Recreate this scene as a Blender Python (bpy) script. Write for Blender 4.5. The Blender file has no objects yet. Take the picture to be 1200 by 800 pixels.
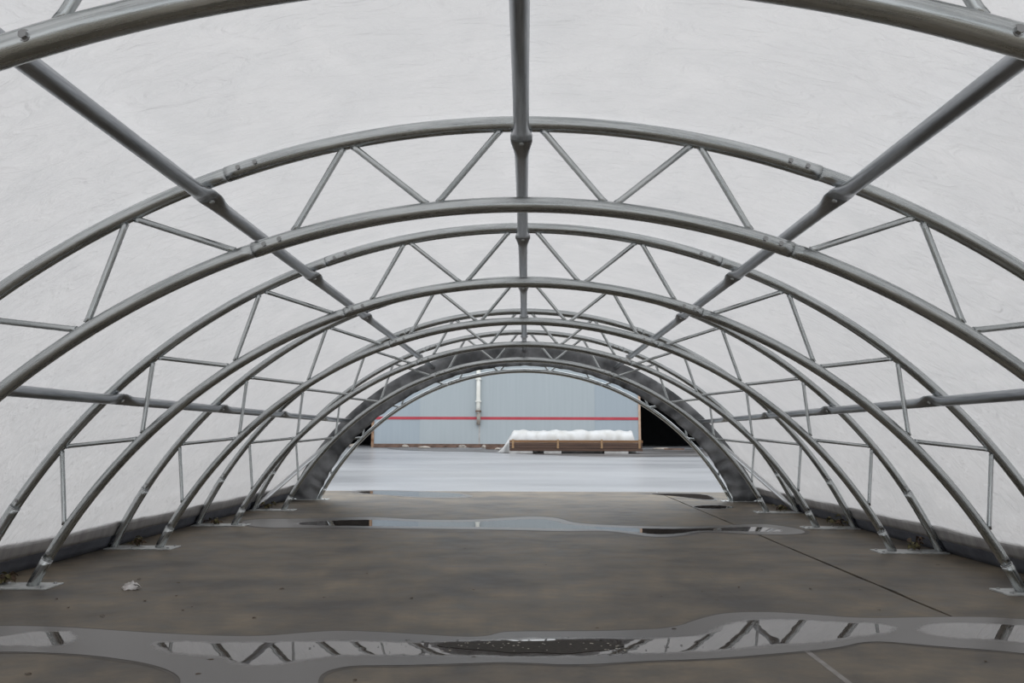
import bpy, bmesh, math, random
from mathutils import Vector, Matrix, noise
random.seed(7)
S = bpy.context.scene
C = S.collection
PI = math.pi
R = math.radians

# ------------------------------------------------------------------ camera
F = 968.0
CAM = (0.0273, 0.0, 1.3)
PITCH, YAW, ROLL = 0.1146, 0.0167, 0.0030
cam = bpy.data.cameras.new('camera')
cam.sensor_width = 36.0
cam.lens = 36.0 * F / 1200.0
cam.clip_end = 500
cam_o = bpy.data.objects.new('camera', cam)
C.objects.link(cam_o)
CROT = Matrix.Rotation(YAW, 3, 'Z') @ Matrix.Rotation(PI/2 + PITCH, 3, 'X') @ Matrix.Rotation(ROLL, 3, 'Z')
cam_o.matrix_world = Matrix.Translation(CAM) @ CROT.to_4x4()
S.camera = cam_o

# ------------------------------------------------------------------ sky (overcast) and exposure
w = bpy.data.worlds.new('overcast_sky')
S.world = w
w.use_nodes = True
nt = w.node_tree
nt.nodes.clear()
tc = nt.nodes.new('ShaderNodeTexCoord')
sep = nt.nodes.new('ShaderNodeSeparateXYZ')
mr = nt.nodes.new('ShaderNodeMapRange')          # overcast sky: zenith three times the horizon
mr.inputs['From Min'].default_value = 0.0
mr.inputs['From Max'].default_value = 1.0
mr.inputs['To Min'].default_value = 0.37
mr.inputs['To Max'].default_value = 1.0
bg = nt.nodes.new('ShaderNodeBackground')
mul = nt.nodes.new('ShaderNodeMath'); mul.operation = 'MULTIPLY'; mul.inputs[1].default_value = 2.85
out = nt.nodes.new('ShaderNodeOutputWorld')
bg.inputs['Color'].default_value = (0.93, 0.965, 1.0, 1)
nt.links.new(tc.outputs['Generated'], sep.inputs[0])
nt.links.new(sep.outputs['Z'], mr.inputs['Value'])
nt.links.new(mr.outputs[0], mul.inputs[0])
nt.links.new(mul.outputs[0], bg.inputs['Strength'])
nt.links.new(bg.outputs[0], out.inputs[0])

S.view_settings.view_transform = 'Standard'
S.view_settings.look = 'None'
S.view_settings.gamma = 1.0
S.view_settings.use_curve_mapping = False
S.view_settings.exposure = -0.05

# ------------------------------------------------------------------ pixel -> ground (flat slab, then the rising yard)
SLAB_END, SLOPE, WALL_Y = 20.0, 0.0288, 45.0
def gz(y):
    return 0.0 if y <= SLAB_END else SLOPE * (min(y, WALL_Y + 1) - SLAB_END)
def ray(px, py):
    return CROT @ Vector(((px - 600) / F, -(py - 400) / F, -1.0))
def gp(px, py, lift=0.0):
    d = ray(px, py)
    k = -CAM[2] / d.z
    p = Vector(CAM) + d * k
    if p.y > SLAB_END:
        k = (-CAM[2] - SLOPE * SLAB_END) / (d.z - SLOPE * d.y)
        p = Vector(CAM) + d * k
    p.z = gz(p.y) + lift
    return p
def at_y(px, py, y):
    d = ray(px, py)
    return Vector(CAM) + d * ((y - CAM[1]) / d.y)

# ------------------------------------------------------------------ materials
def mat(name, col, rough=0.6, metal=0.0, spec=0.5, col2=None, scale=4.0, detail=6.0, bump=0.0, bscale=40.0, mapscale=(1, 1, 1),
        lo=0.35, hi=0.65, rough2=None, ior=None):
    m = bpy.data.materials.new(name)
    m.use_nodes = True
    n = m.node_tree
    b = n.nodes['Principled BSDF']
    b.inputs['Base Color'].default_value = (*col, 1)
    b.inputs['Roughness'].default_value = rough
    b.inputs['Metallic'].default_value = metal
    b.inputs['Specular IOR Level'].default_value = spec
    if ior: b.inputs['IOR'].default_value = ior
    t = n.nodes.new('ShaderNodeTexCoord')
    mp = n.nodes.new('ShaderNodeMapping')
    mp.inputs['Scale'].default_value = mapscale
    n.links.new(t.outputs['Object'], mp.inputs[0])
    if col2:
        nz = n.nodes.new('ShaderNodeTexNoise')
        nz.inputs['Scale'].default_value = scale
        nz.inputs['Detail'].default_value = detail
        n.links.new(mp.outputs[0], nz.inputs['Vector'])
        r = n.nodes.new('ShaderNodeValToRGB')
        r.color_ramp.elements[0].position = lo
        r.color_ramp.elements[1].position = hi
        r.color_ramp.elements[0].color = (*col, 1)
        r.color_ramp.elements[1].color = (*col2, 1)
        n.links.new(nz.outputs['Fac'], r.inputs[0])
        n.links.new(r.outputs[0], b.inputs['Base Color'])
        if rough2 is not None:
            q = n.nodes.new('ShaderNodeMapRange')
            q.inputs['From Min'].default_value = lo; q.inputs['From Max'].default_value = hi
            q.inputs['To Min'].default_value = rough; q.inputs['To Max'].default_value = rough2
            n.links.new(nz.outputs['Fac'], q.inputs['Value'])
            n.links.new(q.outputs[0], b.inputs['Roughness'])
    if bump:
        nb = n.nodes.new('ShaderNodeTexNoise')
        nb.inputs['Scale'].default_value = bscale
        nb.inputs['Detail'].default_value = 5
        n.links.new(mp.outputs[0], nb.inputs['Vector'])
        bu = n.nodes.new('ShaderNodeBump')
        bu.inputs['Strength'].default_value = bump
        bu.inputs['Distance'].default_value = 0.01
        n.links.new(nb.outputs['Fac'], bu.inputs['Height'])
        n.links.new(bu.outputs[0], b.inputs['Normal'])
    return m

M = {}
def steel_material(name, lo_c, hi_c, r0, r1, stretch, attr=None):
    m = bpy.data.materials.new(name); m.use_nodes = True
    n = m.node_tree; L = n.links.new
    p = n.nodes['Principled BSDF']; p.inputs['Metallic'].default_value = 1.0
    t = n.nodes.new('ShaderNodeTexCoord')
    mp = n.nodes.new('ShaderNodeMapping'); mp.inputs['Scale'].default_value = stretch
    if attr:
        at = n.nodes.new('ShaderNodeAttribute'); at.attribute_name = attr; L(at.outputs['Vector'], mp.inputs[0])
    else: L(t.outputs['Object'], mp.inputs[0])
    a = n.nodes.new('ShaderNodeTexNoise'); a.inputs['Scale'].default_value = 7; a.inputs['Detail'].default_value = 9; a.inputs['Roughness'].default_value = .7
    b = n.nodes.new('ShaderNodeTexNoise'); b.inputs['Scale'].default_value = 38; b.inputs['Detail'].default_value = 4
    L(mp.outputs[0], a.inputs['Vector']); L(mp.outputs[0], b.inputs['Vector'])
    r = n.nodes.new('ShaderNodeValToRGB')
    r.color_ramp.elements[0].position = .34; r.color_ramp.elements[0].color = (*lo_c, 1)
    r.color_ramp.elements[1].position = .62; r.color_ramp.elements[1].color = (*hi_c, 1)
    L(a.outputs['Fac'], r.inputs[0])
    r2 = n.nodes.new('ShaderNodeValToRGB')      # dark scuffs in the zinc
    r2.color_ramp.elements[0].position = .27; r2.color_ramp.elements[0].color = (.6, .6, .6, 1)
    r2.color_ramp.elements[1].position = .36; r2.color_ramp.elements[1].color = (1, 1, 1, 1)
    L(b.outputs['Fac'], r2.inputs[0])
    mx = n.nodes.new('ShaderNodeMix'); mx.data_type = 'RGBA'; mx.blend_type = 'MULTIPLY'; mx.inputs[0].default_value = 1
    L(r.outputs[0], mx.inputs[6]); L(r2.outputs[0], mx.inputs[7]); L(mx.outputs[2], p.inputs['Base Color'])
    q = n.nodes.new('ShaderNodeMapRange'); q.inputs['From Min'].default_value = .3; q.inputs['From Max'].default_value = .7
    q.inputs['To Min'].default_value = r0; q.inputs['To Max'].default_value = r1
    L(a.outputs['Fac'], q.inputs['Value']); L(q.outputs[0], p.inputs['Roughness'])
    bu = n.nodes.new('ShaderNodeBump'); bu.inputs['Strength'].default_value = .12; bu.inputs['Distance'].default_value = .004
    L(b.outputs['Fac'], bu.inputs['Height']); L(bu.outputs[0], p.inputs['Normal'])
    return m
M['steel'] = steel_material('galvanised_steel', (0.33, 0.35, 0.352), (0.62, 0.64, 0.64), .2, .36, (.22, 3.2, 3.2), 'tube')
M['purlin'] = steel_material('galvanised_purlin_steel', (0.25, 0.265, 0.285), (0.50, 0.52, 0.54), .28, .42, (3.2, .16, 3.2))
M['plate'] = mat('plate_steel', (0.42, 0.43, 0.43), 0.5, 0.6, 0.5, (0.6, 0.61, 0.6), 12, 5, 0.2, 60)
M['bolt'] = mat('bolt_steel', (0.35, 0.35, 0.35), 0.4, 0.8)
M['weld'] = mat('bright_zinc', (0.55, 0.56, 0.57), 0.35, 0.8)
M['hem'] = mat('grey_hem_fabric', (0.25, 0.24, 0.238), 0.7, 0, 0.3, (0.33, 0.317, 0.31), 3, 5, 0.5, 18, mapscale=(1, 3, .3))
M['skirt'] = mat('slate_skirt_fabric', (0.085, 0.09, 0.108), 0.6, 0, 0.4, (0.13, 0.137, 0.16), 2.5, 5, 0.6, 9)
M['valance'] = mat('dark_grey_end_fabric', (0.075, 0.078, 0.083), 0.45, 0, 0.4, (0.24, 0.246, 0.255), 2.6, 7, 1.0, 5)
M['damp'] = mat('damp_concrete', (0.05, 0.043, 0.036), 0.55, col2=(0.085, 0.072, 0.058), scale=9)
M['rubber'] = mat('joint_dirt', (0.03, 0.027, 0.024), 0.9)
M['filler'] = mat('pale_joint_filler', (0.21, 0.195, 0.18), 0.8, col2=(0.29, 0.275, 0.26), scale=12)
M['leaf'] = mat('dead_leaf', (0.05, 0.03, 0.018), 0.8, col2=(0.11, 0.07, 0.04), scale=30)
M['leafy'] = mat('yellowed_leaf', (0.07, 0.06, 0.022), 0.7, col2=(0.15, 0.13, 0.05), scale=20)
M['paper'] = mat('crumpled_paper', (0.55, 0.52, 0.5), 0.8, col2=(0.7, 0.67, 0.66), scale=14)
M['wall'] = mat('pale_blue_panel', (0.35, 0.39, 0.41), 0.5, 0, 0.4, (0.37, 0.41, 0.43), 1.2, 4, mapscale=(6, 1, .25))
M['wall2'] = mat('blue_grey_panel', (0.315, 0.362, 0.40), 0.5, 0, 0.4, (0.33, 0.378, 0.415), 1.2, 4, mapscale=(6, 1, .25))
M['red'] = mat('red_stripe_paint', (0.36, 0.035, 0.055), 0.5, col2=(0.44, 0.05, 0.07), scale=2)
M['rust'] = mat('rusty_trim', (0.16, 0.075, 0.035), 0.8, col2=(0.34, 0.22, 0.14), scale=5)
M['pale_trim'] = mat('peach_edge_trim', (0.42, 0.28, 0.2), 0.7, col2=(0.5, 0.36, 0.27), scale=4)
M['pipe'] = mat('white_downpipe', (0.72, 0.72, 0.68), 0.5, col2=(0.62, 0.61, 0.56), scale=3)
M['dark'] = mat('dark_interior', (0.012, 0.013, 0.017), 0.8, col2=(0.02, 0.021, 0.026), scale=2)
M['roof'] = mat('roof_sheet', (0.3, 0.31, 0.33), 0.6)
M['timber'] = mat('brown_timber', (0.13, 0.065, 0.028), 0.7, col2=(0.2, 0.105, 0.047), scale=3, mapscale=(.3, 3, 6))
M['timber_shaded'] = mat('shaded_timber', (0.05, 0.026, 0.017), 0.6, col2=(0.085, 0.043, 0.026), scale=3, mapscale=(.3, 3, 6))  # lower beams of the stack: shade painted into the timber colour
M['batten'] = mat('pale_batten', (0.24, 0.14, 0.07), 0.7, col2=(0.3, 0.19, 0.1), scale=6)
M['block'] = mat('concrete_block', (0.3, 0.29, 0.28), 0.8, col2=(0.42, 0.41, 0.4), scale=4)
M['tarp'] = mat('white_tarp', (0.47, 0.475, 0.48), 0.5, 0, 0.4, (0.40, 0.395, 0.38), 2.0, 5)
M['scrap_brown'] = mat('scrap_brown', (0.09, 0.055, 0.04), 0.8, col2=(0.16, 0.10, 0.075), scale=5)
M['scrap_pale'] = mat('scrap_pale', (0.22, 0.19, 0.165), 0.8, col2=(0.34, 0.305, 0.27), scale=5)
M['yard_mud'] = mat('dark_wet_mud', (0.045, 0.04, 0.038), 0.3, 0, .5, (0.13, 0.125, 0.125), .9, 6, mapscale=(.4, 1, 1), rough2=.5)
M['mud'] = mat('floating_dirt', (0.014, 0.011, 0.008), 0.85, col2=(0.03, 0.023, 0.016), scale=40)
M['speck'] = mat('pale_specks', (0.4, 0.37, 0.31), 0.8)

def floor_material(name, a, b_, c, stain, rough, st=(.85, 1, 1), fine=4.5, spec=.28):
    m = bpy.data.materials.new(name); m.use_nodes = True
    n = m.node_tree; L = n.links.new
    p = n.nodes['Principled BSDF']
    p.inputs['Specular IOR Level'].default_value = spec
    t = n.nodes.new('ShaderNodeTexCoord')
    def nz(scale, detail, ms=(1, 1, 1)):
        mp = n.nodes.new('ShaderNodeMapping'); mp.inputs['Scale'].default_value = ms
        x = n.nodes.new('ShaderNodeTexNoise'); x.inputs['Scale'].default_value = scale; x.inputs['Detail'].default_value = detail
        x.inputs['Roughness'].default_value = 0.62
        L(t.outputs['Object'], mp.inputs[0]); L(mp.outputs[0], x.inputs['Vector']); return x
    n1 = nz(1.1, 12, st); n2 = nz(fine, 10, st); n3 = nz(30, 4)
    r = n.nodes.new('ShaderNodeValToRGB')
    e = r.color_ramp.elements
    e[0].position = .36; e[0].color = (*a, 1); e[1].position = .66; e[1].color = (*b_, 1)
    x = e.new(.5); x.color = (*c, 1)
    L(n1.outputs['Fac'], r.inputs[0])
    mx = n.nodes.new('ShaderNodeMix'); mx.data_type = 'RGBA'; mx.blend_type = 'MULTIPLY'
    r2 = n.nodes.new('ShaderNodeValToRGB')
    r2.color_ramp.elements[0].position = .33; r2.color_ramp.elements[0].color = (*stain, 1)
    r2.color_ramp.elements[1].position = .62; r2.color_ramp.elements[1].color = (1.1, 1.1, 1.1, 1)
    L(n2.outputs['Fac'], r2.inputs[0])
    mx.inputs[0].default_value = .85
    L(r.outputs[0], mx.inputs[6]); L(r2.outputs[0], mx.inputs[7])
    L(mx.outputs[2], p.inputs['Base Color'])
    mr_ = n.nodes.new('ShaderNodeMapRange')
    mr_.inputs['From Min'].default_value = .3; mr_.inputs['From Max'].default_value = .7
    mr_.inputs['To Min'].default_value = rough[0]; mr_.inputs['To Max'].default_value = rough[1]
    L(n2.outputs['Fac'], mr_.inputs['Value']); L(mr_.outputs[0], p.inputs['Roughness'])
    bu = n.nodes.new('ShaderNodeBump'); bu.inputs['Strength'].default_value = .25; bu.inputs['Distance'].default_value = .004
    L(n3.outputs['Fac'], bu.inputs['Height']); L(bu.outputs[0], p.inputs['Normal'])
    return m
M['slab'] = floor_material('old_concrete', (0.078, 0.068, 0.058), (0.20, 0.162, 0.115), (0.142, 0.117, 0.087), (.40, .43, .46), (.42, .62))
M['asphalt'] = floor_material('wet_yard_surface', (0.18, 0.183, 0.19), (0.28, 0.284, 0.293), (0.23, 0.234, 0.243), (.72, .72, .74), (.25, .42), (.07, .3, 1), .8, .5)

def cover_material():
    m = bpy.data.materials.new('white_translucent_fabric'); m.use_nodes = True
    n = m.node_tree; L = n.links.new
    n.nodes.clear()
    o = n.nodes.new('ShaderNodeOutputMaterial')
    tr = n.nodes.new('ShaderNodeBsdfTranslucent'); df = n.nodes.new('ShaderNodeBsdfDiffuse')
    mx = n.nodes.new('ShaderNodeMixShader'); mx.inputs[0].default_value = .52
    t = n.nodes.new('ShaderNodeTexCoord')
    # slack wrinkles: faint shading of long folds painted into the fabric colour by noise
    mp = n.nodes.new('ShaderNodeMapping'); mp.inputs['Scale'].default_value = (1.2, .8, 1.2); mp.inputs['Rotation'].default_value = (.3, .5, .6)
    nz = n.nodes.new('ShaderNodeTexNoise'); nz.inputs['Scale'].default_value = 1.6; nz.inputs['Detail'].default_value = 7; nz.inputs['Distortion'].default_value = 1.2
    L(t.outputs['Object'], mp.inputs[0]); L(mp.outputs[0], nz.inputs['Vector'])
    r = n.nodes.new('ShaderNodeValToRGB')
    r.color_ramp.elements[0].position = .3; r.color_ramp.elements[0].color = (.60, .585, .58, 1)
    r.color_ramp.elements[1].position = .7; r.color_ramp.elements[1].color = (.65, .63, .622, 1)
    L(nz.outputs['Fac'], r.inputs[0])
    L(r.outputs[0], tr.inputs['Color']); L(r.outputs[0], df.inputs['Color'])
    wv = n.nodes.new('ShaderNodeTexNoise'); wv.inputs['Scale'].default_value = 3.5; wv.inputs['Detail'].default_value = 4; wv.inputs['Distortion'].default_value = 2.0
    mp2 = n.nodes.new('ShaderNodeMapping'); mp2.inputs['Scale'].default_value = (1.0, 2.2, 1.0); mp2.inputs['Rotation'].default_value = (0, 0, .5)
    L(t.outputs['Object'], mp2.inputs[0]); L(mp2.outputs[0], wv.inputs['Vector'])
    bu = n.nodes.new('ShaderNodeBump'); bu.inputs['Strength'].default_value = .7; bu.inputs['Distance'].default_value = .05
    L(wv.outputs['Fac'], bu.inputs['Height'])
    L(bu.outputs[0], tr.inputs['Normal']); L(bu.outputs[0], df.inputs['Normal'])
    L(tr.outputs[0], mx.inputs[1]); L(df.outputs[0], mx.inputs[2]); L(mx.outputs[0], o.inputs[0])
    return m
M['cover'] = cover_material()

def puddle_material():
    """thin wet film at the shore, mirror-smooth where the stored depth says the water stands"""
    m = bpy.data.materials.new('puddle_water'); m.use_nodes = True
    n = m.node_tree; L = n.links.new; p = n.nodes['Principled BSDF']
    at = n.nodes.new('ShaderNodeAttribute'); at.attribute_name = 'depth'
    t = n.nodes.new('ShaderNodeTexCoord')
    x = n.nodes.new('ShaderNodeTexNoise'); x.inputs['Scale'].default_value = 9; x.inputs['Detail'].default_value = 4
    L(t.outputs['Object'], x.inputs['Vector'])
    ma = n.nodes.new('ShaderNodeMath'); ma.operation = 'MULTIPLY_ADD'; ma.inputs[1].default_value = .10; ma.inputs[2].default_value = -.05
    L(x.outputs['Fac'], ma.inputs[0])
    ad = n.nodes.new('ShaderNodeMath'); ad.operation = 'ADD'
    L(ma.outputs[0], ad.inputs[0]); L(at.outputs['Fac'], ad.inputs[1])
    def rng(a, b, c, d):
        q = n.nodes.new('ShaderNodeMapRange'); q.interpolation_type = 'SMOOTHSTEP'
        for k, v in zip(('From Min', 'From Max', 'To Min', 'To Max'), (a, b, c, d)): q.inputs[k].default_value = v
        L(ad.outputs[0], q.inputs['Value']); return q
    L(rng(-.05, .02, .30, .012).outputs[0], p.inputs['Roughness'])
    L(rng(-.05, .02, 1.62, 1.75).outputs[0], p.inputs['IOR'])
    p.inputs['Base Color'].default_value = (.075, .066, .060, 1)
    y = n.nodes.new('ShaderNodeTexNoise'); y.inputs['Scale'].default_value = 1.3; y.inputs['Detail'].default_value = 3
    b = n.nodes.new('ShaderNodeBump'); b.inputs['Strength'].default_value = .12; b.inputs['Distance'].default_value = .01
    L(t.outputs['Object'], y.inputs['Vector']); L(y.outputs['Fac'], b.inputs['Height']); L(b.outputs[0], p.inputs['Normal'])
    return m
M['puddle'] = puddle_material()

# ------------------------------------------------------------------ helpers
def add_obj(name, me, m=None, parent=None, loc=None):
    o = bpy.data.objects.new(name, me)
    C.objects.link(o)
    if me is not None and m is not None and not me.materials: me.materials.append(m)
    if parent: o.parent = parent
    if loc is not None: o.location = loc
    return o
def empty(name, loc=(0, 0, 0)):
    o = bpy.data.objects.new(name, None); o.empty_display_size = .2
    C.objects.link(o); o.location = loc
    return o
def tag(o, label=None, cat=None, group=None, kind=None):
    if label: o['label'] = label
    if cat: o['category'] = cat
    if group: o['group'] = group
    if kind: o['kind'] = kind
    return o
def mesh(name, v, f, smooth=True):
    me = bpy.data.meshes.new(name)
    me.from_pydata([tuple(p) for p in v], [], f)
    me.update()
    if smooth:
        me.polygons.foreach_set('use_smooth', [len(p.vertices) == 4 for p in me.polygons])
    return me
def sweep(name, pts, rads, n=18, up=None, caps=True):
    """tube through pts; rads: radius, or (a, b) half widths per point along (side, up)"""
    pts = [Vector(p) for p in pts]
    v, f, tv = [], [], []
    along = pts[0].x*3.7 + pts[0].z*1.9
    for i, p in enumerate(pts):
        a = pts[max(i-1, 0)]; b = pts[min(i+1, len(pts)-1)]
        t = (b - a).normalized()
        u = Vector(up) if up is not None else Vector((0, 1, 0))
        if abs(t.dot(u)) > .95: u = Vector((0, 0, 1))
        s = t.cross(u).normalized(); u2 = s.cross(t).normalized()
        r = rads[i] if isinstance(rads, list) else rads
        ra, rb = r if isinstance(r, tuple) else (r, r)
        for k in range(n):
            an = 2*PI*k/n
            v.append(p + s*(ra*math.cos(an)) + u2*(rb*math.sin(an)))
            tv += [along, ra*math.cos(an)*1.6, rb*math.sin(an)*1.6]
        if i+1 < len(pts): along += (pts[i+1]-p).length
    for i in range(len(pts)-1):
        for k in range(n):
            a = i*n+k; b = i*n+(k+1) % n
            f.append((a, b, b+n, a+n))
    if caps:
        f.append(tuple(range(n-1, -1, -1)))
        f.append(tuple(range((len(pts)-1)*n, len(pts)*n)))
    me = mesh(name, v, f)
    me.attributes.new('tube', 'FLOAT_VECTOR', 'POINT').data.foreach_set('vector', tv)
    return me
def box_mesh(name, x0, x1, y0, y1, z0, z1, bev=0.0):
    bm = bmesh.new()
    bmesh.ops.create_cube(bm, size=1, matrix=Matrix.Translation(((x0+x1)/2, (y0+y1)/2, (z0+z1)/2)) @ Matrix.Diagonal((x1-x0, y1-y0, z1-z0, 1)))
    if bev: bmesh.ops.bevel(bm, geom=bm.edges[:], offset=bev, segments=2, affect='EDGES', profile=.7)
    me = bpy.data.meshes.new(name); bm.to_mesh(me); bm.free()
    return me
def copy_tree(o, parent=None):
    c = o.copy(); C.objects.link(c); c.parent = parent
    for ch in list(o.children): copy_tree(ch, c)
    return c
def smooth_loop(pts, it=2):
    for _ in range(it):
        q = []
        for i in range(len(pts)):
            a, b = pts[i], pts[(i+1) % len(pts)]
            q += [a*.75+b*.25, a*.25+b*.75]
        pts = q
    return pts

# ------------------------------------------------------------------ the setting: floor slabs and yard
ZJ = -0.03
fl = add_obj('floor', box_mesh('floor', -14, 14, -9, SLAB_END, -.3, ZJ), M['rubber'])
tag(fl, 'old brown grey concrete floor slab under the shelter', 'floor', kind='structure')
JX, JX2 = 3.155, 1.755
def slab(x0, x1, y0, y1):
    nx, ny = max(2, int((x1-x0)/.35)), int((y1-y0)/.35)
    v, f = [], []
    for j in range(ny+1):
        for i in range(nx+1):
            x = x0 + (x1-x0)*i/nx; y = y0 + (y1-y0)*j/ny
            # the joint edge is worn and a little ragged
            if i == 0 and x0 == JX+.012: x += .022*noise.noise((y*1.7, 3.1, 0)) + .012*noise.noise((y*5, 1, 0)) + .004
            if i == nx and x1 == JX-.012: x += .02*noise.noise((y*2.3, 9.1, 0)) - .006
            v.append((x, y, 0.0))
    for j in range(ny):
        for i in range(nx):
            a = j*(nx+1)+i
            f.append((a, a+1, a+nx+2, a+nx+1))
    n0 = len(v)
    ring = [i for i in range(nx+1)] + [j*(nx+1)+nx for j in range(1, ny+1)] + [ny*(nx+1)+i for i in range(nx-1, -1, -1)] + [j*(nx+1) for j in range(ny-1, 0, -1)]
    for r in ring: v.append((v[r][0], v[r][1], ZJ))
    for k in range(len(ring)):
        k2 = (k+1) % len(ring)
        f.append((ring[k2], ring[k], n0+k, n0+k2))
    o = add_obj('slab', mesh('slab', v, f, False), M['slab'], fl)
    return o
slab(-14, JX2-.006, -9, SLAB_END)
slab(JX2+.006, JX-.012, -9, SLAB_END)
slab(JX+.012, 14, -9, SLAB_END)
o = add_obj('joint_filler', box_mesh('joint_filler', JX2-.02, JX2+.016, 0.5, 5.35, -.028, .0012), M['filler'], fl)
# joint beyond the pale filler is closed with slab-coloured mortar
add_obj('joint_filler', box_mesh('joint_filler', JX2-.006, JX2+.006, 5.35, SLAB_END, -.028, -.0004), M['slab'], fl)

def yard_mesh():
    v, f = [], []
    ys = [SLAB_END, 22, 24, 27, 30, 34, 38, 42, WALL_Y+1, WALL_Y+60]
    xs = [-60, -30, -14, -8, -4, 0, 4, 8, 14, 30, 60]
    for y in ys:
        for x in xs: v.append((x, y, gz(y) - .004))
    for j in range(len(ys)-1):
        for i in range(len(xs)-1):
            a = j*len(xs)+i; f.append((a, a+1, a+len(xs)+1, a+len(xs)))
    return mesh('yard', v, f, False)
yard = add_obj('ground_yard', yard_mesh(), M['asphalt'])
tag(yard, 'wet pale grey yard rising towards the blue wall', 'ground', kind='structure')
for s in (-1, 1):
    m_ = mesh('ground_side', [(14*s, -9, -.004), (60*s, -9, -.004), (60*s, SLAB_END, -.004), (14*s, SLAB_END, -.004)], [(0, 1, 2, 3)] if s > 0 else [(3, 2, 1, 0)], False)
    tag(add_obj('ground_side', m_, M['asphalt']), 'wet yard beyond the side of the concrete slab', 'ground', kind='structure')

# ------------------------------------------------------------------ shelter geometry
RI, RO, ZC = 4.693, 5.188, -2.029
Y0, DY, NT = 2.285, 2.483, 7
RC = RO + .056                               # the fabric lies on the outer chords
def arc_pt(r, deg, y=0.0):
    a = R(deg)
    return Vector((r*math.sin(a), y, ZC + r*math.cos(a)))
def foot_ang(r): return math.degrees(math.acos(-ZC / r))
TY = [Y0 + DY*k for k in range(NT)]

# ------------------------------------------------------------------ trusses
def arc_tube(name, r, a0, a1, rad, n=20, step=.8):
    k = max(3, int(abs(a1-a0)/step))
    return sweep(name, [arc_pt(r, a0+(a1-a0)*i/k) for i in range(k+1)], rad, n)
def bolt_mesh():
    bm = bmesh.new()
    bmesh.ops.create_cone(bm, cap_ends=True, segments=6, radius1=.014, radius2=.013, depth=.012, matrix=Matrix.Rotation(PI/2, 4, 'X'))
    bmesh.ops.create_cone(bm, cap_ends=True, segments=14, radius1=.019, radius2=.019, depth=.003, matrix=Matrix.Translation((0, .007, 0)) @ Matrix.Rotation(PI/2, 4, 'X'))
    me = bpy.data.meshes.new('bolt'); bm.to_mesh(me); bm.free()
    return me
BOLT = bolt_mesh(); BOLT.materials.append(M['bolt'])
WEBS = [(('o', 1.5), ('i', 5.9)), (('i', 6.9), ('o', 11.2)), (('o', 12.05), ('i', 16.45)), (('i', 21.1), ('o', 26.4)), (('o', 27.3), ('i', 32.5)),
        (('i', 33.6), ('o', 38.7)), (('o', 39.65), ('i', 44.85)), (('i', 45.9), ('o', 51.05)), (('o', 51.8), ('i', 57.2))]
def make_truss():
    root = empty('arch_truss', (0, 0, 0))
    for kind, r, sp, st in (('outer_chord', RO, 19.85, 58.6), ('inner_chord', RI, 19.7, 61.2)):
        fa = foot_ang(r) - .05
        add_obj(kind, arc_tube(kind, r, -sp, sp, .0465), M['steel'], root)
        for s in (-1, 1):
            add_obj(kind, arc_tube(kind, r, s*sp, s*st, .0435), M['steel'], root)
            leg = add_obj('foot_stub', arc_tube('foot_stub', r, s*st, s*fa, .0475, step=.6), M['steel'], root)
            add_obj('collar', arc_tube('collar', r, s*(st-.09), s*(st+.02), .0482, step=.05), M['weld'], leg)
            for q in (.95, 2.1):
                p = arc_pt(r, s*(sp-q), -.0505)
                b = add_obj('bolt', BOLT, None, root, p)
            b = add_obj('bolt', BOLT, None, root, arc_pt(r, s*(st-.8), -.047))
    wm = {}
    for (ka, aa), (kb, ab) in WEBS:
        for s in (-1, 1):
            pa = arc_pt(RO-.045 if ka == 'o' else RI+.045, s*aa); pb = arc_pt(RO-.045 if kb == 'o' else RI+.045, s*ab)
            d = (pb-pa).normalized()
            pa2, pb2 = pa - d*.012, pb + d*.012
            add_obj('web_brace', sweep('web_brace', [pa2, pa2+d*.035, pb2-d*.035, pb2], [.0225, .019, .019, .0225], 12), M['steel'], root)
    for s in (-1, 1):
        xi, xo = math.sqrt(RI**2-ZC**2), math.sqrt(RO**2-ZC**2)
        me = box_mesh('base_plate', xi-.2, xo+.03, -.15, .15, .0, .014, .003)
        if s < 0: me.transform(Matrix.Rotation(PI, 4, 'Z'))
        pl = add_obj('base_plate', me, M['plate'], root)
        for bx, by in ((xi-.15, -.1), (xi-.15, .1), (xi+.26, -.1), (xi+.26, .1)):
            b = add_obj('bolt', BOLT, None, pl, (s*bx, by, .02)); b.rotation_euler = (-PI/2, 0, 0)
    return root
TL = ['nearest galvanised tube arch, its crown cut off by the top of the picture',
      'second galvanised tube arch from the camera, its feet outside the picture',
      'third galvanised tube arch, its inner feet at the picture edges',
      'fourth galvanised tube arch from the camera, nearest with all its feet in view',
      'fifth galvanised tube arch, third from the open far end',
      'sixth galvanised tube arch, last one before the dark end flap',
      'farthest galvanised tube arch, carrying the dark end flap at the opening']
proto = make_truss()
for k in range(NT):
    t = proto if k == 0 else copy_tree(proto)
    t.location = (0, TY[k], 0)
    tag(t, TL[k], 'arch', 'tubular arch trusses of the shelter')

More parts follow.
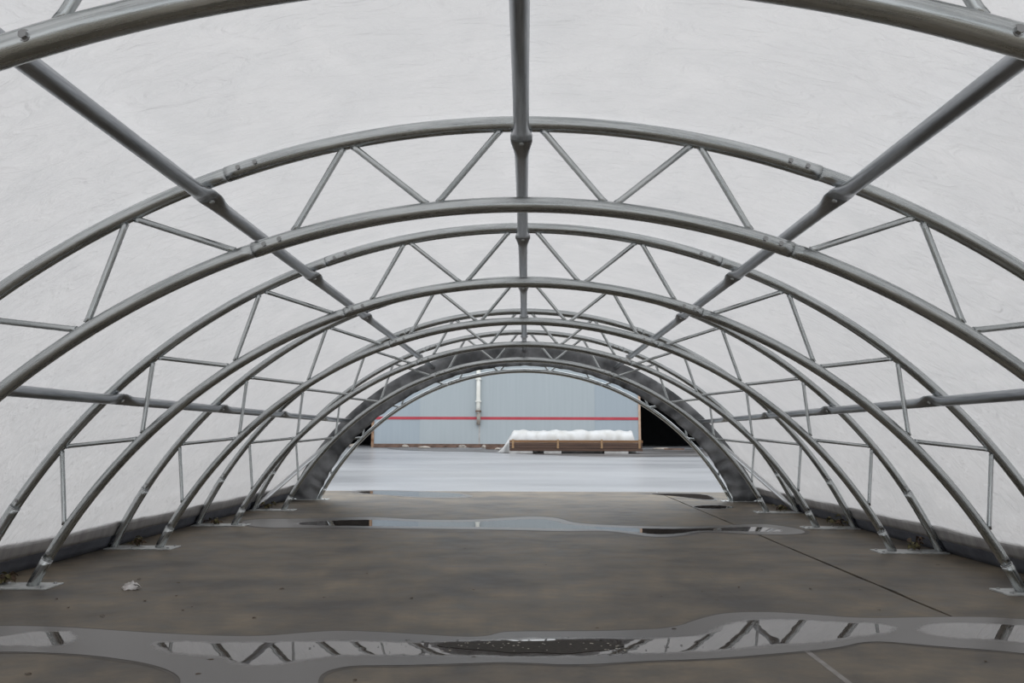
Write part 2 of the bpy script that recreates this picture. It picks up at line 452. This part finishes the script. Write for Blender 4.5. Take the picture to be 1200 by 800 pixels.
# ------------------------------------------------------------------ purlins
PANG = [(0, 'crown purlin tube running along the middle of the roof'),
        (-21.7, 'upper left purlin tube running diagonally to the far end'),
        (21.7, 'upper right purlin tube running diagonally to the far end'),
        (-44.6, 'lower left purlin tube along the fabric side'),
        (44.6, 'lower right purlin tube along the fabric side')]
PR = RO - .076
def seg_mesh():
    # along +Y from 0 to DY; local z is the radial direction, 0 at the tube centre
    prof = [(.075, .067, .013, .014), (.13, .067, .014, .014), (.17, .062, .022, .011), (.22, .053, .034, .005), (.32, .0445, .0425, 0)]
    ys, rs, zs = [], [], []
    for y, a, b, z in prof: ys.append(y); rs.append((a, b)); zs.append(z)
    for y in (.8, 1.6): ys.append(y); rs.append((.0435, .0435)); zs.append(0)
    for y, a, b, z in reversed(prof): ys.append(DY+.148-y); rs.append((a, b)); zs.append(z)
    n = 20; v = []; f = []
    for y, (a, b), z in zip(ys, rs, zs):
        for k in range(n):
            an = 2*PI*k/n; v.append((a*math.cos(an), y, z+b*math.sin(an)))
    for i in range(len(ys)-1):
        for k in range(n):
            p = i*n+k; q = i*n+(k+1) % n; f.append((q, p, p+n, q+n))
    f.append(tuple(range(n))); f.append(tuple(range(len(ys)*n-1, (len(ys)-1)*n-1, -1)))
    return mesh('tube_segment', v, f)
SEG = seg_mesh(); SEG.materials.append(M['purlin'])
def tie_mesh():
    bm = bmesh.new()
    bmesh.ops.create_cone(bm, cap_ends=True, segments=6, radius1=.016, radius2=.016, depth=.014)
    me = bpy.data.meshes.new('tie_bolt'); bm.to_mesh(me); bm.free()
    return me
TIE = tie_mesh(); TIE.materials.append(M['plate'])
for a, lab in PANG:
    p0 = arc_pt(PR, a, 0)
    root = empty('purlin', p0); root.rotation_euler = (0, R(a), 0)
    tag(root, lab, 'purlin', 'purlin tubes tying the arches together')
    for k in range(-1, NT-1):
        s = add_obj('tube_segment', SEG, None, root, (0, Y0+DY*k, 0))
        if k >= 0:
            add_obj('tie_bolt', TIE, None, s, (0, .115, -.004))

# diagonal brace tubes in the last bay
for s, side in ((-1, 'left'), (1, 'right')):
    xo = math.sqrt(RO**2-ZC**2)
    p1 = Vector((s*(xo-.02), TY[5]+.1, .05)); p2 = arc_pt(RO-.07, s*50.5, TY[6]-.05)
    pts = []
    for i in range(9):
        q = p1.lerp(p2, i/8); rr = math.hypot(q.x, q.z-ZC)
        pts.append(q)
    root = empty('diagonal_brace', p1)
    tag(root, 'thin diagonal brace tube low on the %s side of the last bay' % side, 'brace', 'diagonal brace tubes of the last bay')
    off = [q-p1 for q in pts]
    add_obj('tube', sweep('tube', off, .042, 14), M['weld'], root)
    for q in (off[0], off[-1]):
        d = (off[-1]-off[0]).normalized() * (1 if q is off[0] else -1)
        add_obj('end_lug', sweep('end_lug', [q-d*.05, q+d*.02, q+d*.08], [(.04, .008), (.04, .012), (.031, .031)], 12), M['bolt'], root)

# ------------------------------------------------------------------ fabric cover
YA, YB = TY[0]-DY*1-.06, TY[-1]+.06
def cover_r(deg, y):
    fr = ((y - Y0) / DY) % 1.0
    sag = .035*math.sin(PI*fr)**2
    n = .010*noise.noise((deg*.09+y*.35, y*.8, 1.3)) + .006*noise.noise((deg*.22-y*.9, y*1.9+deg*.1, 7.7))
    return RC + .012*0 - sag*(1.0 if abs(deg) < 60 else .5) + n*math.sin(PI*fr)**.5 if 0 < fr < 1 else RC
def cover_mesh():
    v, f = [], []
    amax = math.degrees(math.acos((.29-ZC)/RC))
    na = 150; ny = int((YB-YA)/.11)
    for j in range(ny+1):
        y = YA+(YB-YA)*j/ny
        for i in range(na+1):
            a = -amax + 2*amax*i/na
            p = arc_pt(cover_r(a, y), a, y); v.append(p)
    for j in range(ny):
        for i in range(na):
            q = j*(na+1)+i; f.append((q, q+1, q+na+2, q+na+1))
    return mesh('roof_sheet', v, f)
cv = empty('fabric_cover', (0, TY[3], 0))
tag(cv, 'white translucent fabric cover stretched over the steel arches', 'tent cover')
def cover_part(name, me, m):
    o = add_obj(name, me, m, cv); o.location = (0, -TY[3], 0)
    return o
cover_part('roof_sheet', cover_mesh(), M['cover'])
def band_mesh(s, zs, xs, name, wave, th):
    """strip along Y with profile points (x offset inwards, z) and real thickness"""
    v, f = [], []
    ny = int((YB-YA)/.09)
    prof = [(x, z) for x, z in zip(xs, zs)] + [(x-th, z) for x, z in reversed(list(zip(xs, zs)))]
    m = len(prof)
    for j in range(ny+1):
        y = YA+(YB-YA)*j/ny
        for i, (dx, z) in enumerate(prof):
            wv = wave*noise.noise((y*2.2, z*3, s*3.0)) + wave*.6*noise.noise((y*6.5, z*5, s*5.0))
            x0 = 4.838 - dx - wv
            zz = z
            if z > .28: zz += .012*noise.noise((y*1.1, s, 4))
            v.append((s*x0, y, zz))
    for j in range(ny):
        for i in range(m):
            a = j*m+i; b = j*m+(i+1) % m
            q = (a, b, b+m, a+m)
            f.append(q if s > 0 else q[::-1])
    f.append(tuple(range(m))); f.append(tuple(range(ny*m, ny*m+m)))
    return mesh(name, v, f)
for s in (-1, 1):
    cover_part('hem_band', band_mesh(s, [.315, .25, .19, .15], [.135, .125, .105, .09], 'hem_band', .012, .012), M['hem'])
    cover_part('ground_skirt', band_mesh(s, [.165, .12, .06, -.004], [.085, .06, .03, .0], 'ground_skirt', .012, .012), M['skirt'])
def valance_mesh():
    """dark gathered end flap hanging from the outer chord of the last arch, lower edge laced in scallops"""
    v, f = [], []
    a1 = foot_ang(RO) - .75
    na, nr = 260, 8
    for sd in (0, 1):
        for i in range(na+1):
            a = -a1 + 2*a1*i/na
            dep = .45 + .012*abs(math.sin(a*.55)) + .012*noise.noise((a*.35, 2, 0))
            dep *= 1.0 if abs(a) < 50 else 1.0 + .012*(abs(a)-50)
            for j in range(nr+1):
                r = RC - dep*j/nr
                yy = TY[-1] - .12 + sd*.012 + .035*noise.noise((a*.6, j*.3, 3)) + .035*math.sin(a*1.9+j*.5+3*noise.noise((a*.2, 0, 0)))*(j/nr)
                if j == 0: yy = TY[-1] - .07 + sd*.012
                v.append(arc_pt(r + sd*.003*(1 if j == 0 else 0), a, yy))
    L_ = (na+1)*(nr+1)
    for i in range(na):
        for j in range(nr):
            q = i*(nr+1)+j
            f.append((q, q+1, q+nr+2, q+nr+1))
            f.append((L_+q+nr+1, L_+q+nr+2, L_+q+1, L_+q))
        q = i*(nr+1); f.append((q+nr, L_+q+nr, L_+q+2*nr+1, q+2*nr+1)); f.append((q+nr+1, L_+q+nr+1, L_+q, q))
    return mesh('end_flap', v, f)
ef = cover_part('end_flap', valance_mesh(), M['valance'])
tag(ef, 'dark grey gathered flap around the far opening')

# ------------------------------------------------------------------ building beyond the yard
WZ = gz(WALL_Y) - .02
SC = WALL_Y / F
def wx(px): return at_y(px, 500, WALL_Y).x
def wz(py): return at_y(600, py, WALL_Y).z
XL, XR = wx(438), wx(749.5)
bd = empty('building', ((XL+XR)/2, WALL_Y, WZ))
tag(bd, 'pale blue metal clad building with a red stripe beyond the yard', 'building')
def bpart(name, x0, x1, y0, y1, z0, z1, m, parent=None, bev=0.0):
    o = add_obj(name, box_mesh(name, x0, x1, y0, y1, z0, z1, bev), M[m], parent or bd)
    b = Vector(bd.location)
    if parent is None: o.location = -b
    return o
xs = [XL, wx(492), wx(559.5), wx(628), wx(697), XR]
for i in range(5):
    bpart('wall_panel', xs[i]+.001, xs[i+1]-.001, WALL_Y+(0 if i in (1, 2, 3) else .012), WALL_Y+.1, WZ+.08, 7.2, 'wall2' if i in (0, 4) else 'wall')
rz = wz(490)
bpart('stripe', XL, XR, WALL_Y-.006, WALL_Y+.02, rz-.075, rz+.075, 'red')
bpart('plinth', XL, XR, WALL_Y-.03, WALL_Y+.12, WZ-.2, WZ+.2, 'scrap_brown')
bpart('edge_trim', XR-.06, XR+.06, WALL_Y-.04, WALL_Y+.1, WZ, 5.2, 'pale_trim')
bpart('edge_trim', XL-.12, XL+.02, WALL_Y-.04, WALL_Y+.1, WZ, 5.2, 'rust')
bpart('lintel_panel', XR+.06, XR+7, WALL_Y, WALL_Y+.1, 5.2, 7.2, 'wall2')
bpart('lintel_panel', XL-5, XL-.12, WALL_Y, WALL_Y+.1, 5.2, 7.2, 'wall2')
bpart('end_panel', XR+7, XR+12, WALL_Y, WALL_Y+.1, WZ-.1, 7.2, 'wall2')
bpart('end_panel', XL-12, XL-5, WALL_Y, WALL_Y+.1, WZ-.1, 7.2, 'wall2')
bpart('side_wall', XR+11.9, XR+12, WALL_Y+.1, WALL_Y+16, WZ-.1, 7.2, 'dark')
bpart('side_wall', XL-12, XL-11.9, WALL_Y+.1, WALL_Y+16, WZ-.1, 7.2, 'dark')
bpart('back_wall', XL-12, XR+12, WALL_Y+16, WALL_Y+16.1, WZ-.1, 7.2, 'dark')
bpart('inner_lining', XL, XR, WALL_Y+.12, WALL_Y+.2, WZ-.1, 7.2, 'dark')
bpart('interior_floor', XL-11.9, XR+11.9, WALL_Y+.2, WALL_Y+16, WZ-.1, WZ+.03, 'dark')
bpart('roof', XL-12.3, XR+12.3, WALL_Y-.3, WALL_Y+16.3, 7.2, 7.45, 'roof')
# downpipe on the wall
dpx = wx(560.5)
dp = empty('downpipe', (dpx, WALL_Y-.12, rz-.35))
tag(dp, 'white downpipe ending just above the red stripe on the blue wall', 'downpipe')
zt, zb = 7.0, wz(484)
add_obj('pipe', sweep('pipe', [(0, 0, zb-(rz-.35)), (0, 0, 3.0-(rz-.35)), (0, 0, zt-(rz-.35))], .115, 18), M['pipe'], dp)
add_obj('outlet', sweep('outlet', [(0, 0, 0), (.02, -.02, .2), (.02, 0, zb-(rz-.35)+.05)], .1, 16), M['scrap_pale'], dp)
for z in (zb+.1, 3.2, 4.4):
    add_obj('bracket', box_mesh('bracket', -.15, .15, -.13, .13, z-(rz-.35)-.04, z-(rz-.35)+.04, .01), M['pipe'] if z > zb+.2 else M['scrap_brown'], dp)
bpart('joint_strip', dpx+.02, dpx+.10, WALL_Y-.006, WALL_Y+.05, WZ, rz, 'block')

# timber stack with white sheet behind
def timber_stack():
    y = 38.4
    pl, pr = at_y(598, 527, y), at_y(753.5, 528, y); g = gz(y)
    x0, x1 = pl.x, pr.x
    zt = at_y(676, 515.5, y).z
    st = empty('timber_stack', ((x0+x1)/2, y, g))
    tag(st, 'long stack of brown timber on blocks in front of the blue wall', 'timber stack')
    o = Vector(st.location)
    zb = g + .11
    rows = 4
    hh = (zt-zb)/rows
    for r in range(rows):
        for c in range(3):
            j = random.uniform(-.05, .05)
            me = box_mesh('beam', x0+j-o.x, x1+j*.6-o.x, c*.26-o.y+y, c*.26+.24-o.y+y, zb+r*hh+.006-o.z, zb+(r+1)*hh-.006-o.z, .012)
            add_obj('beam', me, M['timber'] if r >= 3 else M['timber_shaded'], st)
    for q in (.02, .36, .69, .975):
        x = x0+(x1-x0)*q
        add_obj('batten', box_mesh('batten', x-.05-o.x, x+.05-o.x, -.035, -.0, zb+hh-o.z, zt-o.z+.03, .006), M['batten'], st)
    for q, wd in ((.08, 1.1), (.32, .8), (.8, 1.1)):
        x = x0+(x1-x0)*q
        add_obj('bearer_block', box_mesh('bearer_block', x-wd/2-o.x, x+wd/2-o.x, -.02, .74, -.02, zb-o.z, .012), M['block'], st)
timber_stack()
def tarp():
    y0 = 39.3; g = gz(y0)
    xl, xr = at_y(588, 520, y0).x, at_y(747, 520, y0).x
    zt = at_y(660, 503.5, y0).z - g
    n, m = 110, 26
    v, f = [], []
    for i in range(n+1):
        u = i/n
        x = xl + (xr-xl)*u
        env = min(1.0, u/.085)**.8 * (min(1.0, (1-u)/.03)**.6)
        for j in range(m+1):
            t = j/m
            a = PI*t
            yy = -math.cos(a)*.75
            hgt = zt*(math.sin(a)**.45 if 0 < t < 1 else 0)
            fold = .07*noise.noise((x*2.2, yy*1.5, 1)) + .03*noise.noise((x*5, yy*2, 5)) - .05*abs(math.sin(x*2.3+noise.noise((x, 0, 3))*2))
            z = max(.0, hgt*(.04+.96*env) + fold*(hgt/zt))
            spread = .35*max(0, 1-u/.12)
            v.append((x-(xl+xr)/2 - spread*(1-hgt/zt)*.8, yy*(1+.10*noise.noise((x*4, t*2, 9))+.06*noise.noise((x*9, t*2, 4))), z))
    for i in range(n):
        for j in range(m):
            q = i*(m+1)+j; f.append((q, q+m+1, q+m+2, q+1))
    o = add_obj('tarpaulin', mesh('tarpaulin', v, f), M['tarp'], None, ((xl+xr)/2, y0+.75-.02, g+.01))
    # hem eyelets seen as part of the sheet
    tag(o, 'crumpled white tarpaulin heaped behind the brown timber stack', 'tarpaulin')
tarp()

# scrap along the foot of the wall
def lump(name, sx, sy, sz, seed, sub=2):
    bm = bmesh.new(); bmesh.ops.create_icosphere(bm, subdivisions=sub, radius=1)
    for vv in bm.verts:
        k = 1 + .35*noise.noise(vv.co*1.6 + Vector((seed*3.1, seed, 0)))
        vv.co = Vector((vv.co.x*sx*k, vv.co.y*sy*k, max(-.3, vv.co.z)*sz*k + sz*.3))
    me = bpy.data.meshes.new(name); bm.to_mesh(me); bm.free(); return me
cnt = {'p': 0, 'b': 0}
for i, (px, py, wpx, hpx, kind) in enumerate([(434, 519, 8, 5, 'p'), (450, 522, 10, 3, 'b'), (466, 521, 12, 4, 'b'), (482, 521, 6, 4, 'p'), (497, 524, 12, 3, 'p'),
        (512, 523, 12, 3, 'b'), (528, 523, 10, 3, 'b'), (544, 522, 7, 4, 'p'), (556, 523, 8, 3, 'b'), (567, 524, 4, 5, 'p'), (576, 525, 8, 4, 'b'), (583, 526, 5, 3, 'p'),
        (775, 525, 16, 2, 'p'), (790, 526, 14, 2, 'b')]):
    p = gp(px, py+1)
    p.y = min(p.y, WALL_Y-.45); p.z = gz(p.y)
    k = p.y/F*1.35
    od = ['first', 'second', 'third', 'fourth', 'fifth', 'sixth', 'seventh'][cnt[kind]]; cnt[kind] += 1
    if kind == 'b':      # broken board
        me = box_mesh('scrap_board', -wpx*k*.6, wpx*k*.6, -.09, .09, 0, hpx*k*.7, .01)
        o = add_obj('scrap_board', me, M['scrap_brown'], None, p); o.rotation_euler = (0, 0, random.uniform(-.2, .2))
        tag(o, '%s dark broken board from the left along the foot of the blue wall' % od, 'board', 'scrap boards by the wall')
    else:
        o = add_obj('rubble_lump', lump('rubble_lump', wpx*k*.5, .2, hpx*k*.5, i), M['scrap_pale'], None, p)
        tag(o, '%s pale rubble lump from the left at the foot of the blue wall' % od, 'rubble', 'rubble lumps by the wall')

# ------------------------------------------------------------------ puddles
def poly(name, px, m, lift, parent=None, it=2, grow=0.0):
    pts = smooth_loop([gp(a, b, lift) for a, b in px], it)
    if grow:
        ar = sum(pts[i-1].x*pts[i].y - pts[i].x*pts[i-1].y for i in range(len(pts)))
        sg = 1 if ar > 0 else -1
        q = []
        for i in range(len(pts)):
            t = pts[(i+1) % len(pts)] - pts[i-1]
            g_ = grow*(1+.7*noise.noise(pts[i]*2.3))
            q.append(pts[i] + Vector((t.y, -t.x, 0)).normalized()*g_*sg)
        pts = q
    c = sum(pts, Vector())/len(pts)
    bm = bmesh.new()
    vs = [bm.verts.new(p-c) for p in pts]
    fa = bm.faces.new(vs)
    if fa.normal.z < 0: fa.normal_flip()
    bmesh.ops.triangulate(bm, faces=[fa])
    bmesh.ops.recalc_face_normals(bm, faces=bm.faces[:])
    if bm.faces[:] and sum(q.normal.z for q in bm.faces) < 0: bmesh.ops.reverse_faces(bm, faces=bm.faces[:])
    me = bpy.data.meshes.new(name); bm.to_mesh(me); bm.free()
    o = add_obj(name, me, m)
    if parent is None: o.location = c
    else: o.parent = parent; o.location = c - parent.location
    return o
def seg_dist(p, loop):
    best = 1e9; inside = False
    for i in range(len(loop)):
        a, b = loop[i-1], loop[i]
        dx, dy = b.x-a.x, b.y-a.y
        t = max(0, min(1, ((p.x-a.x)*dx+(p.y-a.y)*dy)/(dx*dx+dy*dy+1e-12)))
        d = math.hypot(p.x-a.x-t*dx, p.y-a.y-t*dy)
        if d < best: best = d
        if (a.y > p.y) != (b.y > p.y) and p.x < dx*(p.y-a.y)/(dy+1e-12)+a.x: inside = not inside
    return best if inside else -best
def puddle(px, waters, label, step=(.09, .06)):
    """one sheet of water; 'depth' = signed distance to the edge of the standing water inside the film"""
    o = poly('puddle', px, M['puddle'], .003)
    bm = bmesh.new(); bm.from_mesh(o.data)
    lo = [min(v.co[k] for v in bm.verts) for k in (0, 1)]; hi = [max(v.co[k] for v in bm.verts) for k in (0, 1)]
    for k in (0, 1):
        c = lo[k]+step[k]
        while c < hi[k]:
            co = Vector((0, 0, 0)); co[k] = c; no = Vector((0, 0, 0)); no[k] = 1
            bmesh.ops.bisect_plane(bm, geom=bm.verts[:]+bm.edges[:]+bm.faces[:], plane_co=co, plane_no=no)
            c += step[k]
    bm.to_mesh(o.data); bm.free()
    loops = [smooth_loop([gp(a, b) for a, b in w_], 1) for w_ in waters]
    at = o.data.attributes.new('depth', 'FLOAT', 'POINT')
    at.data.foreach_set('value', [max(seg_dist(v.co+o.location, l) for l in loops) for v in o.data.vertices])
    tag(o, label, 'puddle')
    return o
p1 = [(-70, 734), (0, 733.5), (50, 734), (100, 736.5), (150, 740), (200, 743), (275, 746), (320, 745), (360, 741), (400, 739), (450, 741), (500, 744), (540, 746.5), (570, 746),
      (585, 741.5), (600, 740), (675, 740), (735, 739), (790, 736), (820, 725), (850, 718), (900, 717), (950, 720), (1010, 725), (1100, 723), (1160, 723), (1200, 726), (1280, 730),
      (1280, 772), (1200, 766), (1165, 762), (1090, 757), (1020, 750), (980, 760), (910, 766), (840, 772), (750, 775), (675, 780), (600, 776), (550, 777.5), (500, 779), (450, 780),
      (415, 780), (390, 784), (375, 791), (372, 802), (372, 840), (205, 840), (212, 802), (210, 792), (190, 782), (160, 775), (100, 767), (30, 764), (0, 764), (-70, 766)]
p1w = ([(-70, 750), (0, 747), (35, 742), (70, 739.5), (84, 745), (80, 755), (50, 757), (20, 755), (-70, 757)],
            [(182, 754), (200, 752.5), (260, 754), (330, 753), (400, 752), (480, 753.5), (540, 753), (600, 749), (700, 748.5), (770, 750), (830, 745), (852, 733), (872, 727.5), (930, 726), (980, 730),
             (1030, 731), (1050, 736), (1030, 742), (1000, 745), (965, 752), (900, 755), (840, 762), (760, 765), (680, 768.5), (600, 768.5), (520, 767.5), (450, 767), (400, 767), (360, 772), (310, 780), (285, 778),
             (262, 769), (215, 766), (190, 760)],
            [(1075, 737), (1100, 731), (1150, 731), (1200, 734), (1280, 738), (1280, 760), (1200, 752), (1150, 748), (1100, 746)])
pu = puddle(p1, p1w, 'long shallow puddle across the foreground mirroring the arches')
poly('damp_edge', p1, M['damp'], .0012, pu, 2, .028)
mud = [(505, 757), (530, 753), (560, 754), (590, 752), (630, 752), (660, 750.5), (700, 751), (722, 754), (735, 757), (715, 762), (690, 764), (665, 767), (630, 765), (600, 766), (575, 763), (545, 761)]
md = poly('floating_dirt', mud, M['mud'], .0055, pu, 1)
tag(md, 'dark floating dirt with pale specks')
v, f = [], []
for i in range(150):
    big = i < 46
    if big: a, b = random.uniform(515, 735), random.uniform(753, 764)
    else: a, b = random.gauss(620, 110), random.gauss(757, 4)
    c = gp(a, b, .0065)-pu.location; r = random.uniform(.004, .011)
    k0 = len(v)
    for q in range(5):
        an = q*2*PI/5+i; v.append((c.x+r*math.cos(an)*random.uniform(.6, 1.3), c.y+r*math.sin(an), c.z))
    f.append(tuple(range(k0, k0+5)))
sp = add_obj('dirt_specks', mesh('dirt_specks', v[:46*5], f[:46], False), M['speck'], pu); tag(sp, kind='stuff')
sp = add_obj('dirt_specks', mesh('dirt_specks', v[46*5:], [tuple(x-46*5 for x in q) for q in f[46:]], False), M['mud'], pu); tag(sp, kind='stuff')

p2 = [(278, 612), (300, 608), (350, 608), (425, 605.5), (450, 606.5), (490, 609), (550, 609.5), (600, 606), (630, 605), (655, 607), (672, 613), (725, 616), (800, 617.5), (850, 616),
      (890, 613.5), (915, 616), (943, 621), (943, 626), (894, 626.5), (850, 624), (820, 623), (795, 628.5), (765, 629.5), (740, 625.5), (710, 621.5), (660, 622.5), (610, 621), (550, 620), (450, 619), (350, 618.5), (300, 618)]
p2w = [(345, 613), (370, 611), (425, 609), (450, 609.8), (490, 611.8), (550, 612.3), (600, 609.3), (630, 608.3), (648, 610), (664, 615.2), (725, 618.6), (760, 619.6), (800, 620), (850, 618.6), (885, 617), (915, 620.5),
       (910, 623), (880, 622.5), (820, 620.8), (792, 625.4), (768, 626.2), (745, 623), (710, 619.8), (660, 619.6), (610, 618), (550, 617.2), (450, 616.4), (360, 615.4)]
pu2 = puddle(p2, [p2w], 'thin puddle lying across the floor before the far opening, reflecting the blue wall', (.12, .12))
poly('damp_edge', p2, M['damp'], .0012, pu2, 2, .07)
for px, lab in (([(808, 594), (820, 591.5), (840, 591.3), (858, 593), (862, 594.5), (850, 596.5), (825, 596.8)], 'small oval puddle beside the right foot of the farthest arch'),
                ([(752, 577.5), (790, 577), (828, 578), (842, 585), (838, 587.5), (815, 585), (795, 581.5), (770, 579.5)], 'small curved puddle inside the right end of the opening'),
                ([(408, 575), (440, 573.8), (500, 575.5), (545, 578), (560, 583), (500, 584), (450, 580), (420, 578)], 'pale wet patch at the slab edge left of the opening centre')):
    cx_ = sum(a for a, b in px)/len(px); cy_ = sum(b for a, b in px)/len(px)
    puddle(px, [[(cx_+(a-cx_)*.86, cy_+(b-cy_)*.7) for a, b in px]], lab, (.12, .12))
mp_ = [(450, 524.5), (520, 525.5), (600, 526), (640, 527), (760, 526), (860, 526.5), (880, 529), (860, 534), (780, 535), (700, 535.5), (650, 533), (610, 531.5), (560, 529), (500, 528.5), (460, 526.5)]
tag(poly('mud_strip', mp_, M['yard_mud'], .006), 'dark wet mud strip on the yard below the timber stack', 'mud')

# ------------------------------------------------------------------ litter on the floor
def leaf_mesh(L_, W_, seed, curl):
    v, f = [], []
    n = 6
    for i in range(n+1):
        t = i/n; wd = W_*math.sin(PI*min(.98, t*.92+.05))*(1+.25*math.sin(seed+i*2.1))
        z = curl*math.sin(PI*t)*L_ + .002
        for s in (-1, 0, 1):
            v.append(((t-.5)*L_, s*wd*.5, z + (abs(s))*curl*W_*.8))
    for i in range(n):
        for s in range(2):
            q = i*3+s; f.append((q, q+3, q+4, q+1))
    k = len(v)
    v += [(-.5*L_-.25*L_, 0, .002), (-.5*L_, .002, .004), (-.5*L_, -.002, .004)]
    f.append((k, k+1, k+2))
    return mesh('fallen_leaf', v, f)
leaves = [leaf_mesh(.06, .035, i*1.7, .08+.04*i) for i in range(4)]
for l in leaves: l.materials.append(M['leaf'])
spots = [(207, 698), (170, 704), (80, 712), (66, 702), (214, 715), (298, 724), (195, 661), (163, 679), (209, 683), (225, 711), (482, 701), (545, 643), (555, 691), (823, 693), (866, 688),
         (1099, 662), (775, 699), (700, 736), (790, 737), (416, 797), (232, 790), (1008, 691), (950, 690), (640, 662), (430, 672), (330, 690), (380, 700), (1030, 715), (690, 648), (1155, 775),
         (33, 790), (555, 770), (247, 773), (840, 703), (893, 668), (120, 722)]
for i, (a, b) in enumerate(spots):
    p = gp(a, b, .001)
    o = add_obj('fallen_leaf', leaves[i % 4], None, None, p)
    o.rotation_euler = (random.uniform(-.1, .1), 0, random.uniform(0, 2*PI)); s = random.uniform(.4, .8); o.scale = (s, s, s*.6)
    tag(o, 'small dark dead leaf lying on the concrete floor', 'leaf', 'dead leaves on the floor')

def clump(loc, size, seed, label):
    rnd = random.Random(seed)
    root = empty('leaf_clump', loc)
    tag(root, label, 'leaf clump', 'leaf clumps by the base plates')
    for i in range(16):
        l = leaf_mesh(.085*size, .05*size, seed+i, rnd.uniform(.1, .5))
        l.materials.append(M['leafy'] if rnd.random() < .6 else M['leaf'])
        r_ = rnd.random()
        o = add_obj('leaf', l, None, root, (rnd.gauss(0, .055)*size, rnd.gauss(0, .05)*size, .008 + abs(rnd.gauss(0, .042))*size))
        o.rotation_euler = (rnd.uniform(-.9, .9), rnd.uniform(-.7, .4), rnd.uniform(0, 2*PI))
xi, xo = math.sqrt(RI**2-ZC**2), math.sqrt(RO**2-ZC**2)
cl = [(-1, 2, 1.2, 'yellow brown leaf clump beside the base plate at the left picture edge'),
      (-1, 3, 1.15, 'brown leaf clump behind the left base plate of the fourth arch'),
      (-1, 4, 1.2, 'dark leaf clump behind the left base plate of the fifth arch'),
      (1, 3, 1.35, 'yellow green leaf clump on the right base plate of the fourth arch'),
      (1, 4, 1.35, 'yellow green leaf clump on the right base plate of the fifth arch'),
      (1, 5, 1.3, 'leaf clump on the right base plate of the sixth arch'),
      (-1, 5, 1.2, 'leaf clump on the left base plate of the sixth arch')]
for i, (s, k, size, lab) in enumerate(cl):
    clump(Vector((s*(xi+.29), TY[k]+.08, .016)), size*.8, 11+i, lab)

# crumpled paper scrap
p = gp(153, 690, .0)
pb = empty('crumpled_paper', p)
tag(pb, 'crumpled pale scrap of paper on the floor right of the left front foot', 'paper scrap')
me = lump('paper_ball', .055, .05, .04, 5, 3)
for vv in me.vertices:
    vv.co += Vector((noise.noise(vv.co*45), noise.noise(vv.co*45+Vector((5, 0, 0))), noise.noise(vv.co*45+Vector((0, 7, 0)))))*.034
    vv.co.z = max(vv.co.z, .001)
add_obj('ball', me, M['paper'], pb)
add_obj('loose_flap', mesh('loose_flap', [(.02, -.02, .05), (.075, -.03, .042), (.085, .02, .012), (.03, .03, .03), (.05, 0, .056)], [(0, 1, 4), (1, 2, 4), (2, 3, 4), (3, 0, 4)], False), M['paper'], pb)
